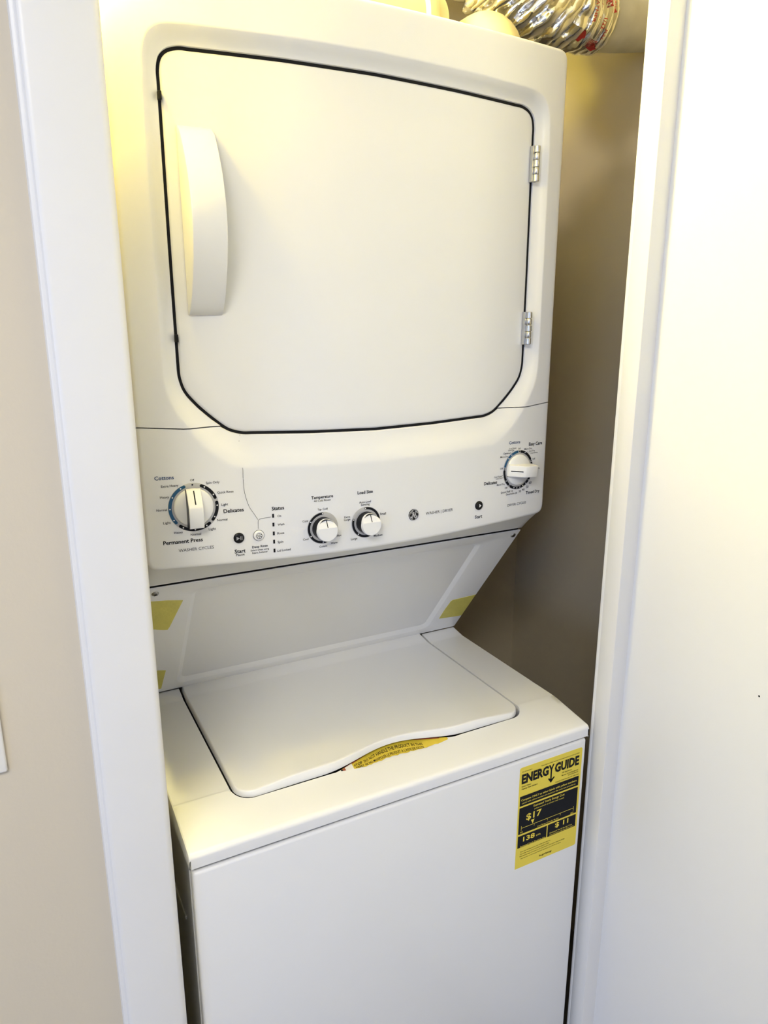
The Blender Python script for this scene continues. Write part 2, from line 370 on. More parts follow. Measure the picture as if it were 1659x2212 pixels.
def dial(x, z, R, rin, arcs, dots, darkdots, name='dial_ring'):
    fr = frame(x, z); mb = MB(); lathe(mb, fr, [(R, 0), (R, .0004), (R-.0006, .0008), (rin, .0008)], 64, False)
    D = mb.build(name, 'greyring', ROOT, smooth=40); tag(D, 'grey dial ring with printed bands')
    for a0, a1, r0, r1, ink in arcs:
        b = MB(); ring_arc(b, fr, r0, r1, a0, a1, .0010, n=max(6, int(abs(a1-a0)/4))); b.build('printed_band', ink, D, merge=False)
    b = MB()
    for a, r in dots: disc(b, fr, r*math.sin(math.radians(a)), r*math.cos(math.radians(a)), .00105, .0013, 12)
    if dots: tag(b.build('white_dots', 'paleink', D, merge=False), kind='stuff')
    b = MB()
    for a, r in darkdots: disc(b, fr, r*math.sin(math.radians(a)), r*math.cos(math.radians(a)), .0012, .0012, 12)
    if darkdots: tag(b.build('off_dots', 'ink', D, merge=False), kind='stuff')
    return D
WD = (-.2725, 1.327); DD = (.2725, 1.328); TD = (-.0903, 1.2770); LD = (-.0203, 1.2770)
dial(*WD, .0335, .0255, [(-128, -21, .0289, .0333-.0002, 'blueink'), (22, 69, .0289, .0331, 'ink'), (82, 128, .0289, .0331, 'ink'), (141, 218, .0289, .0331, 'ink')],
     [(a, .0311) for a in (30, 60, 90, 120, 150, 180, 210, 240, 270, 300, 330)], [(0, .0311)])
dial(*DD, .0335, .0255, [(-74, -6.5, .0289, .0331, 'blueink'), (9.5, 58.5, .0289, .0331, 'ink'), (-136, -89, .0289, .0331, 'ink'), (74, 211, .0289, .0331, 'ink')],
     [(a, .0311) for a in (-47, -31.5, 26, -121.5, -164.5, -177, 170, 157, 144, 130)], [(2, .0311), (65.6, .0311), (-81.5, .0311), (-141.7, .0311)])
dial(*TD, .0240, .0165, [(-180-12, 0, .0199, .0233, 'ink')], [(a, .0216) for a in (0, -60, -120, -180)], [])
dial(*LD, .0240, .0165, [(-216-30, -74, .0199, .0233, 'ink'), (-3, 78, .0199, .0233, 'ink')], [(a, .0216) for a in (-3, -74, -142)], [])
tk = MB()
for a in (-19.5, -25.5, 35, 41, -100, -106.5):
    f_ = frame(*DD); c, s_ = math.cos(math.radians(a)), math.sin(math.radians(a))
    tk.poly([f_(r*s_+w*c, r*c-w*s_, .0006) for r, w in ((.0338, -.00022), (.0366, -.00022), (.0366, .00022), (.0338, .00022))])
tag(tk.build('printed_ticks', 'ink', PANEL, merge=False), kind='stuff')

def big_knob(x, z, ang):
    """round skirt with a raised finger bar; the pointer end slopes down"""
    f0 = frame(x, z); c, s_ = math.cos(math.radians(ang)), math.sin(math.radians(ang))
    fr = lambda u, v, h=0.0: f0(u*c+v*s_, -u*s_+v*c, h)
    mb = MB(); lathe(mb, fr, [(.0262, .0008), (.0262, .0020), (.0255, .0032), (.0240, .0042), (.0150, .0062), (.004, .0068)], 64)
    K = mb.build('cycle_knob', 'knob', ROOT, smooth=40)
    # finger bar: section along its length (v from pointer end to tail)
    hw0, hw1 = .0098, .0085
    sec = [(.0262, .0035), (.0258, .0075), (.0245, .0095), (.0060, .0242), (.0030, .0252), (-.0200, .0252), (-.0238, .0232), (-.0256, .0170), (-.0262, .0030)]
    L = lambda w, e: [fr(w*(1.0 if h > .006 else 1.06), v*e, h) for v, h in sec]
    g = MB(); rows = [[fr(-hw0*1.02, v, min(.0035, h)) for v, h in sec]]
    low = lambda sg: [fr(sg*hw0*1.06, v, .0030) for v, h in sec]
    edge = lambda sg, k, d: [fr(sg*(hw0-k), v, max(.0030, h-d)) for v, h in sec]
    g.loops([low(-1), edge(-1, .0004, .0012), edge(-1, .0012, .0002), edge(-1, .0018, 0), edge(1, .0018, 0), edge(1, .0012, .0002), edge(1, .0004, .0012), low(1)], closed=False)
    g.m = [1 if i < len(sec)-1 else (0 if i < (len(sec)-1)*6 else 0) for i in range(len(g.f))]  # one flank black, standing in for the shaded hollow of a finger scoop
    g.poly([low(-1)[0], edge(-1, .0018, 0)[0], edge(1, .0018, 0)[0], low(1)[0]]); g.poly([low(1)[-1], edge(1, .0018, 0)[-1], edge(-1, .0018, 0)[-1], low(-1)[-1]])
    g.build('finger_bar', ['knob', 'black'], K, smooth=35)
    p = MB(); sl = lambda v: .0095+(.0245-v)*(.0242-.0095)/(.0245-.0060)+.0003
    p.add([fr(u, v, sl(v)) for v in (.0246, .0085) for u in (-.0008, .0008)], [(0, 1, 3, 2)]); p.build('pointer_line', 'ink', K, merge=False)
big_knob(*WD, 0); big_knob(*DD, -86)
def small_knob(x, z):
    fr = frame(x, z); n = 48
    mb = MB(); lathe(mb, fr, [(.0164, .0008), (.0161, .006), (.0155, .0172)], n, False)
    K = mb.build('selector_knob', 'black', ROOT, smooth=40); tag(K, 'dark-sided round knob')
    # white cap: flat face with a bevelled pointer facet towards the top
    T = [2*math.pi*j/n for j in range(n)]; facet = lambda v: .0218 if v < .0045 else .0218-(v-.0045)*.60
    cap = MB(); R = .0156
    ring = lambda r, d: [fr(r*math.cos(t), r*math.sin(t), facet(r*math.sin(t))-d) for t in T]
    rows = [ring(.0160, .0052), ring(R, .0010), ring(R-.0004, .0003), ring(R-.0010, 0)]
    cap.loops(rows)
    # inner face as horizontal rows so the facet break stays straight
    r = R-.0010; V = [r*math.sin(t) for t in [(-90+180*i/24)*math.pi/180 for i in range(25)]]
    V = sorted(V+[.0045]); G = []
    for v in V:
        h = math.sqrt(max(1e-12, r*r-v*v)); G.append([fr(-h+2*h*i/6, v, facet(v)) for i in range(7)])
    cap.loops(G, closed=False)
    cap.build('knob_cap', 'knob', K, smooth=28, merge=False)
    p = MB(); p.add([fr(u, v, facet(v)+.0003) for v in (.0148, .0052) for u in (-.0006, .0006)], [(0, 1, 3, 2)]); p.build('pointer_line', 'ink', K, merge=False)
small_knob(*TD); small_knob(*LD)

# ---- buttons, lamps, emblem
def button(x, z, m, name, halo=True):
    fr = frame(x, z); b = MB()
    if halo:
        h = MB(); lathe(h, fr, [(.0105, .0002), (.0092, -.0002+.0006), (.0078, .0004)], 40, False); h.build('button_rim', 'plastic', ROOT, smooth=60)
    lathe(b, fr, [(.0074, .0002), (.0074, .0016), (.0068, .0024), (.0040, .0028), (.0015, .0029)], 40); return b.build(name, m, ROOT, smooth=60), fr
B1, fr = button(-.2143, 1.2771, 'black', 'start_pause_button'); tag(B1, 'black round start and pause button')
g = MB(); H = .0032
g.poly([fr(-.0038, .0027, H), fr(-.0038, -.0027, H), fr(.0008, 0, H)])
for u in (.0016, .0034): g.poly([fr(u, -.0027, H), fr(u+.0009, -.0027, H), fr(u+.0009, .0027, H), fr(u, .0027, H)])
g.build('play_pause_symbol', 'greyink', B1, merge=False)
B2, fr = button(.1897, 1.2770, 'black', 'start_button'); tag(B2, 'black round dryer start button')
g = MB(); g.poly([fr(-.0008, .0030, H), fr(-.0008, -.0030, H), fr(.0034, 0, H)]); g.build('play_symbol', 'paleink', B2, merge=False)
B3, fr = button(-.1861, 1.2774, 'knob', 'deep_rinse_button', False); tag(B3, 'white round deep rinse button')
g = MB(); ring_arc(g, fr, .0074, .0079, 0, 360, .0006, 48, False)
for k in range(6):
    a = math.radians(60*k+30); u, v = .00265*math.sin(a), .00265*math.cos(a)
    A = [j*2*math.pi/14 for j in range(14)]
    for j in range(14):
        p0, p1 = A[j], A[(j+1) % 14]; q = lambda t, r: (u+r*math.cos(t), v+r*math.sin(t))
        if math.hypot(*q((p0+p1)/2 if j < 13 else p0+.22, .0018)) > .0028:
            g.poly([fr(*q(p0, .0016), H), fr(*q(p1, .0016), H), fr(*q(p1, .0021), H), fr(*q(p0, .0021), H)])
    a = math.radians(60*k); c, s_ = math.cos(a), math.sin(a)
    g.poly([fr(r*s_+w*c, r*c-w*s_, H) for r, w in ((.0004, -.0002), (.0036, -.0002), (.0036, .0002), (.0004, .0002))])
g.build('flower_symbol', 'ink', B3, merge=False)
for z in (1.3036, 1.2907, 1.2777, 1.2654, 1.2522):
    fr = frame(-.1643, z); b = MB(); o = [(-.0013, -.0027), (.0013, -.0027), (.0013, .0027), (-.0013, .0027)]
    b.loops([[fr(u, v, .0001) for u, v in o], [fr(u, v, .0006) for u, v in o]]); b.poly([fr(u, v, .0006) for u, v in o]); b.build('status_lamp', 'black', ROOT)
g = MB(); path = resample([(-.1862, 1.2868, 0), (-.1862, 1.2960, 0), (-.1853, 1.2995, 0), (-.1825, 1.3012, 0), (-.1672, 1.3022, 0)], 24)
for a, b in zip(path, path[1:]):
    t = (b-a).normalized(); n = Vector((-t.y, t.x, 0))*.00022
    g.poly([S(q.x, q.y, .0004) for q in (a-n, b-n, b+n, a+n)])
g.build('printed_line', 'ink', PANEL, merge=False)
EX, EZ, ER = .0630, 1.2780, .0091
fr = frame(EX, EZ); mb = MB(); lathe(mb, fr, [(ER, 0), (ER, .0006), (ER-.0006, .0011), (.002, .0013)], 48)
EMB = mb.build('round_emblem', 'black', ROOT, smooth=40); tag(EMB, 'small black round emblem with curled white monogram')
g = MB(); ring_arc(g, fr, .0080, .0085, 0, 360, .0015, 48, False)
def ribbon(pts, w):
    P = resample([(a, b, 0) for a, b in pts], 40)
    for i in range(len(P)-1):
        a, b = P[i], P[i+1]; t = (b-a).normalized(); n = Vector((-t.y, t.x, 0)); k = w*(.45+.55*math.sin(math.pi*(i+.5)/39))
        g.poly([fr(*(q*.001)[:2], .0016) for q in (a-n*k, b-n*k, b+n*k, a+n*k)])
ribbon([(.2, 3.6), (-1.0, 4.6), (-2.6, 4.0), (-2.9, 2.0), (-1.6, .3), (-.4, 1.6), (-.6, 3.6), (-1.2, .5), (-2.2, -2.6), (-3.8, -4.2), (-5.0, -3.0), (-3.8, -1.4), (-1.6, -.4), (.2, .2)], .46)
ribbon([(4.6, 3.4), (3.8, 4.9), (2.2, 4.2), (1.9, 2.2), (3.2, .9), (1.2, .2), (.2, -2.0), (1.2, -4.0), (3.2, -4.2), (4.2, -2.4), (3.0, -.6), (1.6, -1.4), (2.0, -2.6)], .46)
for k in range(4):
    a0 = math.radians(45+90*k)
    ribbon([(7.6*math.cos(a0-.55), 7.6*math.sin(a0-.55)), (6.6*math.cos(a0-.2), 6.6*math.sin(a0-.2)), (6.3*math.cos(a0+.25), 6.3*math.sin(a0+.25)), (7.3*math.cos(a0+.5), 7.3*math.sin(a0+.5))], .38)
g.build('monogram', 'paleink', EMB, merge=False)

# ---- printed words on the control panel: (text, x, z, width, weight)
pf = lambda x, z: S(x, z, .0004)
lettering('washer_dial_lettering', [('Off', -0.2722, 1.3644, 0.0055, ''), ('Spin Only', -0.2455, 1.359, 0.0181, ''), ('Extra Heavy', -0.3014, 1.3588, 0.0222, ''), ('Heavy', -0.3091, 1.3441, 0.0114, ''), ('Quick Rinse', -0.2293, 1.3443, 0.022, ''), ('Light', -0.2312, 1.327, 0.0092, ''), ('Delicates', -0.2194, 1.3175, 0.0278, 'b'), ('Normal', -0.3139, 1.3269, 0.0133, ''), ('Normal', -0.2356, 1.3058, 0.0139, ''), ('Light', -0.3085, 1.309, 0.0096, ''), ('Light', -0.2498, 1.2944, 0.0097, ''), ('Heavy', -0.2947, 1.2941, 0.0114, ''), ('Normal', -0.2722, 1.2892, 0.0138, ''), ('Permanent Press', -0.2894, 1.2812, 0.0518, 'b'), ('WASHER CYCLES', -0.2727, 1.2685, 0.0467, 't')], 'ink', pf, PANEL)
lettering('cottons_lettering', [('Cottons', -0.3078, 1.3702, 0.0245, 'B')], 'navy', pf, PANEL)
lettering('start_button_lettering', [('Start', -0.2135, 1.258, 0.0153, 'b'), ('Pause', -0.2134, 1.2528, 0.0118, ''), ('Deep Rinse', -0.185, 1.2613, 0.0223, 'm'), ('Select when using', -0.1854, 1.2565, 0.0265, ''), ('Fabric Softener', -0.1853, 1.2524, 0.0224, '')], 'ink', pf, PANEL)
lettering('status_lettering', [('Status', -0.1569, 1.3142, 0.018, 'b'), ('On', -0.1553, 1.3025, 0.0054, ''), ('Wash', -0.1533, 1.2899, 0.01, ''), ('Rinse', -0.154, 1.277, 0.01, ''), ('Spin', -0.155, 1.2642, 0.0083, ''), ('Lid Locked', -0.1501, 1.2512, 0.0198, '')], 'ink', pf, PANEL)
lettering('temperature_lettering', [('Temperature', -0.09, 1.3237, 0.0337, 'b'), ('All Cold Rinses', -0.09, 1.3184, 0.026, ''), ('Tap Cold', -0.0899, 1.3053, 0.0156, ''), ('Cold', -0.1169, 1.2903, 0.0084, ''), ('Cool', -0.117, 1.2631, 0.0083, ''), ('Colors', -0.0901, 1.2488, 0.0122, ''), ('Warm', -0.0726, 1.2518, 0.0108, ''), ('Hot', -0.0645, 1.2621, 0.0068, '')], 'ink', pf, PANEL)
lettering('load_size_lettering', [('Load Size', -0.0212, 1.3237, 0.0253, 'b'), ('Auto-Load', -0.0216, 1.3087, 0.0192, ''), ('Sensing', -0.0212, 1.3047, 0.0144, ''), ('Small', 0.0086, 1.2868, 0.0105, ''), ('Medium', 0.0003, 1.2537, 0.0149, ''), ('Large', -0.0402, 1.2537, 0.0104, ''), ('Extra', -0.051, 1.2889, 0.0093, ''), ('Large', -0.0511, 1.2848, 0.0101, '')], 'ink', pf, PANEL)
lettering('dryer_dial_lettering', [('Easy Care', 0.3104, 1.3695, 0.031, 'b'), ('Cool Down', 0.2584, 1.3657, 0.0162, ''), ('Off', 0.2733, 1.3639, 0.0056, ''), ('Less Dry', 0.2554, 1.3628, 0.0129, ''), ('More Dry', 0.294, 1.362, 0.0174, ''), ('Optimum', 0.2473, 1.3585, 0.0172, ''), ('Less Dry', 0.303, 1.3577, 0.0132, ''), ('Cool Down', 0.308, 1.3538, 0.017, ''), ('More Dry', 0.2408, 1.3533, 0.0171, ''), ('Off', 0.3081, 1.3433, 0.0061, ''), ('Off', 0.2359, 1.3337, 0.0061, ''), ('70 Min.', 0.3154, 1.3261, 0.0167, ''), ('Cool Down', 0.2287, 1.3209, 0.017, ''), ('Less Dry', 0.2309, 1.3178, 0.0129, ''), ('Delicates', 0.2133, 1.3123, 0.0277, 'b'), ('More Dry', 0.2356, 1.307, 0.0174, ''), ('Off', 0.2474, 1.2995, 0.0057, ''), ('Quick Fluff 10', 0.2495, 1.2927, 0.0268, ''), ('Dewrinkle 20', 0.2604, 1.2882, 0.0249, ''), ('30', 0.2791, 1.2901, 0.0052, ''), ('40', 0.2872, 1.2919, 0.0052, ''), ('50', 0.2959, 1.2957, 0.0058, ''), ('60', 0.3026, 1.3023, 0.0056, ''), ('Timed Dry', 0.3095, 1.2855, 0.0329, 'b'), ('DRYER CYCLES', 0.2736, 1.2687, 0.0422, 't')], 'ink', pf, PANEL)
lettering('cottons_lettering', [('Cottons', 0.2623, 1.3756, 0.0245, 'B')], 'navy', pf, PANEL)
lettering('title_lettering', [('WASHER | DRYER', 0.1113, 1.2772, 0.0518, 't')], 'ink', pf, PANEL)
lettering('dryer_start_lettering', [('Start', 0.1902, 1.2582, 0.0153, 'm')], 'ink', pf, PANEL)

# ---------------------------------------------------------------- washer half
YF = -.1476; YR = .2754; YCR = -.059; YRB = .2400
def zd(y):
    if y < YCR: return .9023+(y+.1405)/(YCR+.1405)*(.9137-.9023)
    if y < YRB: return .9137
    return .9137+(y-YRB)/(YR-YRB)*.0058
# cabinet: front panel with folded edges, side panels, plinth
fp = MB(); fp.box(-.3372, .3372, YF, YF+.022, .075, .8775); fp.v = [(x, y, z-.0026*(x < 0) if z > .8 else z) for x, y, z in fp.v]; fp.build('washer_front_panel', 'enamel', ROOT, smooth=40, bevel=.005, seg=3)
for sx in (-1, 1):
    sp = MB(); xo, xi = sx*.3345, sx*.3325
    sp.box(min(xo, xi), max(xo, xi), YF+.016, .50, .05, .8785)
    sp.box(min(xo, sx*.3368), max(xo, sx*.3368), YF+.027, YF+.034, .05, .8785)
    sp.box(min(xo, sx*.3363), max(xo, sx*.3363), -.06, .42, .728, .734)
    sp.build('washer_side_panel', 'enamel', ROOT, bevel=.0008, seg=1)
pl = MB(); pl.box(-.325, .325, YF+.04, .49, .012, .08); pl.build('plinth', 'black', ROOT)
rp = MB(); rp.box(-.33, .33, .496, .50, .05, .95); rp.build('washer_rear_panel', 'enamel', ROOT)
for sx in (-1, 1):
    for yy in (-.09, .44):
        ft = MB(); o = [(.022*math.cos(t), .022*math.sin(t)) for t in [i*math.pi/8 for i in range(16)]]
        ft.loops([[(sx*.29+a, yy+b, 0) for a, b in o], [(sx*.29+a, yy+b, .015) for a, b in o]]); ft.poly([(sx*.29+a, yy+b, 0) for a, b in o]); ft.build('foot', 'black', ROOT)

# top cover with the lid opening
XO = .2585; WC = .3386
def bump(x, w=.122): x = abs(x-.004)/w; return 0 if x >= 1 else .5*(1+math.cos(math.pi*x))
def gfront(x):
    a = abs(x); r = .030
    if a <= XO-r: return -.0810
    d = min(r, a-(XO-r)); return -.0810+r-math.sqrt(max(0, r*r-d*d))
def ysc(x): return gfront(x)-.0095*min(1, 1.6*bump(x))
cols = sorted(set([-WC+i*.0103 for i in range(9)]+[WC-i*.0103 for i in range(9)]+[XO*math.sin(math.pi/2*i/44) for i in range(-44, 45)]+[-.125+.25*i/40 for i in range(41)]))
cv = MB(); rows = []
r_ = .0075
for x in cols:
    y1 = ysc(x) if abs(x) < XO else -.0510; b = bump(x); g0 = gfront(x) if abs(x) < XO else -.0510
    col = [(x, YF+.002, .8795), (x, YF, .8815)]
    zt_ = zd(-.1405)
    for a in (0, 22, 45, 67, 90): a = math.radians(a); col.append((x, YF+r_*(1-math.cos(a)), zt_-r_*(1-math.sin(a))))
    ym = max(YF+r_+.004, min(y1-.001, YCR if y1 > YCR else y1-.02))
    col += [(x, YF+r_+(ym-YF-r_)*k/3, zd(YF+r_+(ym-YF-r_)*k/3)) for k in (1, 2, 3)]
    col += [(x, y1, zd(y1))]
    d = .0105*min(1, 1.5*b); zz = zd(y1)
    col += [(x, g0+.0005*(1-b)-.001+b*.0015, zz-.0012-d), (x, g0+.001+b*.042, zz-.0022-d*.80+b*.013), (x, g0+.002+b*.048, zz-.006), (x, g0+.003+b*.048, zz-.034)] if abs(x) < XO else [(x, y1+.0001*k, zd(y1)) for k in (1, 2, 3, 4)]
    rows.append(col)
cv.loops(rows, closed=False)
for sg in (-1, 1):
    xs = [c for c in cols if c*sg >= XO-1e-6]
    xs = [sg*XO]+[x for x in xs if abs(x) > XO+1e-4]; xs.sort()
    ysx = [-.051, -.02, .05, .13, .20, YRB-.003, YRB, YRB+.004, .262, YR-.003, YR]
    G = [[(x, y, zd(y)) for y in ysx] for x in xs]; cv.loops(G, closed=False)
    inner = [(sg*XO, gfront(sg*XO), zd(-.051))]+[(sg*XO, y, zd(y)) for y in ysx]; cv.strip(inner, [(x-sg*.0005, y, z-.034) for x, y, z in inner], closed=False)
    # rounded outer side edge and skirt
    ys2 = [YF+.002, YF, YF+r_*.08, YF+r_*.3, YF+r_*.62, YF+r_, -.12, -.10, YCR]+ysx[1:]
    def ztop(y): return zd(max(y, -.1405))-(0 if y >= YF+r_ else r_*(1-math.sqrt(max(0, 1-((YF+r_-y)/r_)**2))))
    ys2 = [y for y in ys2 if y >= YF]
    L0 = [(sg*WC, y, ztop(y)) for y in ys2]; L1 = [(sg*(WC+.0016), y, z-.0010) for x, y, z in L0]; L2 = [(sg*(WC+.0022), y, min(z-.003, ztop(y)-.003)) for x, y, z in L0]; L3 = [(sg*(WC+.0022), y, .8812) for x, y, z in L0]; L4 = [(sg*(WC+.0005), y, .8795) for x, y, z in L0]
    cv.loops([L0, L1, L2, L3, L4], closed=False)
COVER = cv.build('washer_top_cover', 'enamel', ROOT, smooth=30)
# black sheet in place of the shade inside the tub, under the lid
tb = MB(); tb.box(-.300, .300, -.035, .272, .870, .8715); tb.build('tub_shade', 'dark', ROOT)

# lid: shell with a lifted front lip and a finger scoop
def lfront(x):
    a = abs(x); r = .026; X = .2505
    base = -.0735+.0215*bump(x, .128)
    if a > X-r: d = min(r, a-(X-r)); base += r-math.sqrt(max(0, r*r-d*d))
    return base
def wide(x): t = min(1, max(0, (.248-abs(x))/.10)); return t*t*(3-2*t)
def lz(y, x=0): return .9172+.0068*wide(x)*max(0, 1-(y+.072)/.16)**1.5 if y < YRB else .9172+(y-YRB)/(YR-YRB)*.0058
lc = [.2505*math.sin(math.pi/2*i/46) for i in range(-46, 47)]
lc = sorted(set([round(x, 5) for x in lc]+[round(-.12+.24*i/36, 5) for i in range(37)]))
ld = MB(); G = []
for x in lc:
    f = lfront(x); k = 1+.010*0
    ys_ = [f+(YRB-f)*t for t in (0, .012, .04, .12, .3, .5, .7, .85, .985)]+[YRB, YRB+.004, .262, YR-.0035, YR-.0012]
    G.append([(x, y, lz(y, x)) for y in ys_])
ld.loops(G, closed=False)
edge = [G[0][j] for j in range(len(G[0])-1, -1, -1)]+[c[0] for c in G[1:-1]]+list(G[-1])
def outw(L, d, dz):
    o = []; n = len(L)
    for i, p in enumerate(L):
        a = L[max(0, i-1)]; b = L[min(n-1, i+1)]; t = Vector((b[0]-a[0], b[1]-a[1])); t = t.normalized() if t.length > 1e-7 else Vector((1, 0))
        o.append((p[0]+t.y*d, p[1]-t.x*d, p[2]+dz))
    return o
def skirt_low(L, d, dz): return [(x, y, min(z, zd(min(y, YRB))+dz) if False else z) for x, y, z in outw(L, d, dz)]
E1 = outw(edge, .0012, -.0005); E2 = outw(edge, .0024, -.0020); drop = lambda L: [(x, y, z-.0058*wide(x)*(1-bump(x, .14)) if y < -.03 else z) for x, y, z in L]
E3 = drop(outw(edge, .0034, -.0090)); E4 = drop(outw(edge, .0026, -.0098)); E5 = drop(outw(edge, .0005, -.0088))
ld.loops([edge, E1, E2, E3, E4, E5, outw(edge, -.003, -.003)], closed=False)
LID = ld.build('washer_lid', 'enamel', ROOT, smooth=38)
# dark strips put in as the shade of the left and right lid gaps
for sg in (-1, 1):
    sl = MB(); sl.box(min(sg*.2515, sg*.2584), max(sg*.2515, sg*.2584), -.045, .270, .890, .9065); sl.build('lid_gap_shade', 'dark', ROOT)

# warning label lying in the scoop
def scoop(x, t):
    """point on the scoop floor, t = 0 at its front edge .. 1 under the lid"""
    y1 = ysc(x); b = bump(x); g0 = gfront(x); d = .0105*min(1, 1.5*b); zz = zd(y1)
    A = Vector((x, g0+.0005*(1-b)-.001+b*.0015, zz-.0012-d)); B_ = Vector((x, g0+.001+b*.042, zz-.0022-d*.80+b*.013))
    n = Vector((0, -(B_-A).z, (B_-A).y)).normalized(); return tuple(A.lerp(B_, t)+n*.0005)
wl = MB(); X0, X1 = -.092, .098; NX = 40
random.seed(3); tear = [max(0, random.uniform(-.02, .06)) for _ in range(NX+1)]
G = [[scoop(X0+(X1-X0)*i/NX, t) for t in ((.2+tear[i]) if 6 < i < 36 else .14, .45, .7, 1)] for i in range(NX+1)]
wl.loops(G, closed=False); WL_ = wl.build('warning_label', 'warn', ROOT, merge=False); tag(WL_, 'torn yellow warning sticker in the recess under the lid lip')
def wfn(x, z):   # z runs 0..1 up the label
    p = scoop(x, z); return (p[0], p[1]-.0003, p[2]+.0004)
hh = .42
lettering('warning_lettering', [('STOP', -.0615, .56, .0165, 'b', .29), ('ARRET', -.0605, .31, .0160, 'm', .20), ('DO NOT HANDLE THE PRODUCT IN THIS', .0035, .56, .106, 'm', .22), ("NE PAS MANIPULER LE PRODUIT A L'AIDE DE CETTE", .0030, .34, .106, '', .175)], 'ink', wfn, WL_)
g = MB(); G = [[wfn(X0+.006+.014*i/6, t) for t in (.16, .95)] for i in range(7)]; g.loops(G, closed=False); g.build('white_pictogram_field', 'paleink', WL_, merge=False)
g = MB(); g.poly([wfn(*q) for q in ((X0+.001, .15), (X0+.007, .15), (X0+.005, .9), (X0+.001, .9))]); g.loops([[wfn(X0+.004+(X1-X0-.016)*i/30, t) for t in (.86, 1.0)] for i in range(31)], closed=False); g.build('rust_band', 'brownred', WL_, merge=False)
g = MB(); g.poly([wfn(*q) for q in ((X0-.002, .05), (X0+.003, .05), (X0+.001, .9), (X0-.002, .9))]); g.poly([wfn(*q) for q in ((X0, .04), (X0+.018, .08), (X0+.018, .18), (X0, .16))]); g.poly([wfn(*q) for q in ((X1-.012, -.02), (X1+.001, -.02), (X1+.001, .2), (X1-.012, .12))])
for q in (.35, .62): g.poly([wfn(X0+.011+q*.008+w, t) for w, t in ((0, .2), (.0006, .2), (.0012, .9), (.0006, .9))])
tag(g.build('label_border', 'ink', WL_, merge=False), kind='stuff')

# energy label on the cabinet front
rl = .005
def rrect(x0, x1, z0, z1, r, y, skip=()):
    P = []
    for cxx, czz, a0, k in ((x1-r, z1-r, 0, 0), (x0+r, z1-r, 90, 1), (x0+r, z0+r, 180, 2), (x1-r, z0+r, 270, 3)):
        if k in skip: P.append((cxx+(r if k in (0, 3) else -r), y, czz+(r if k in (0, 1) else -r))); continue
        P += [(cxx+r*math.cos(math.radians(a0+t*15)), y, czz+r*math.sin(math.radians(a0+t*15))) for t in range(7)]
    return P
el = MB(); P = rrect(.1946, .3286, .6672, .8632, .004, YF-.0004, skip=(2, ))
el.poly(P); el.strip(P, [(x, YF+.0001, z) for x, y, z in P]); EL = el.build('energy_label', 'label', ROOT, merge=False); tag(EL, 'yellow energy guide sticker with black panels')
bk = MB()
for x0, x1, z0, z1 in ((.1974, .3244, .7897, .8086), (.1974, .3244, .7349, .7864), (.1974, .2595, .7079, .7313), (.2617, .3245, .7071, .7316)):
    bk.poly([(x0, YF-.0006, z0), (x1, YF-.0006, z0), (x1, YF-.0006, z1), (x0, YF-.0006, z1)])
bk.build('black_panels', 'ink', EL, merge=False)
lf = lambda x, z: (x, YF-.0008, z)
LK = [('U.S. Government', 0.2094, 0.8551, 0.0207, ''), ('Federal law prohibits removal of this label before consumer purchase', 0.2805, 0.8545, 0.0828, ''), ('Clothes Washer', 0.2092, 0.8272, 0.0201, 'b'), ('Capacity Class: Standard', 0.2159, 0.8226, 0.0328, 'b'), ('GE Appliances', 0.2963, 0.8267, 0.0211, ''), ('Models: GUD27ESSMWW', 0.3035, 0.8213, 0.0364, ''), ('GUD27GSSMWW', 0.3105, 0.8176, 0.023, ''), ('Capacity (tub volume): 3.8 cubic feet', 0.2976, 0.8126, 0.052, ''), ('Your cost will depend on your utility rates and use.', 0.2365, 0.699, 0.0662, ''), ('Cost range based only on standard capacity models.', 0.2353, 0.6946, 0.0637, ''), ('Estimated energy cost based on six wash loads a week and a national average', 0.2526, 0.6901, 0.0987, ''), ('electricity cost of 12 cents per kWh and natural gas cost of $1.09 per therm.', 0.2498, 0.6853, 0.0895, ''), ('ftc.gov/energy', 0.2599, 0.6757, 0.0277, 'b')]
LY = [('Compare ONLY to other labels with yellow numbers.', 0.2605, 0.8012, 0.1209, 'm'), ('Labels with yellow numbers are based on the same test procedures.', 0.2603, 0.795, 0.1168, ''), ('Estimated Yearly Energy Cost', 0.261, 0.782, 0.0672, 'm'), ('(when used with an electric water heater)', 0.2616, 0.7756, 0.0645, ''), ('$17', 0.229, 0.7649, 0.0326, 'b', .0168), ('$12', 0.2044, 0.7386, 0.0055, ''), ('$51', 0.3148, 0.7371, 0.0068, ''), ('Cost Range of Similar Models', 0.2616, 0.7379, 0.0466, ''), ('138', 0.221, 0.7232, 0.0251, 'b', .0128), ('kWh', 0.2414, 0.7205, 0.0093, ''), ('Estimated Yearly Electricity Use', 0.2301, 0.7099, 0.0538, ''), ('$ 11', 0.2927, 0.7253, 0.0298, 'b', .0128), ('Estimated Yearly Energy Cost', 0.2916, 0.7137, 0.05, ''), ('(when used with a natural gas water heater)', 0.2935, 0.7096, 0.0542, '')]

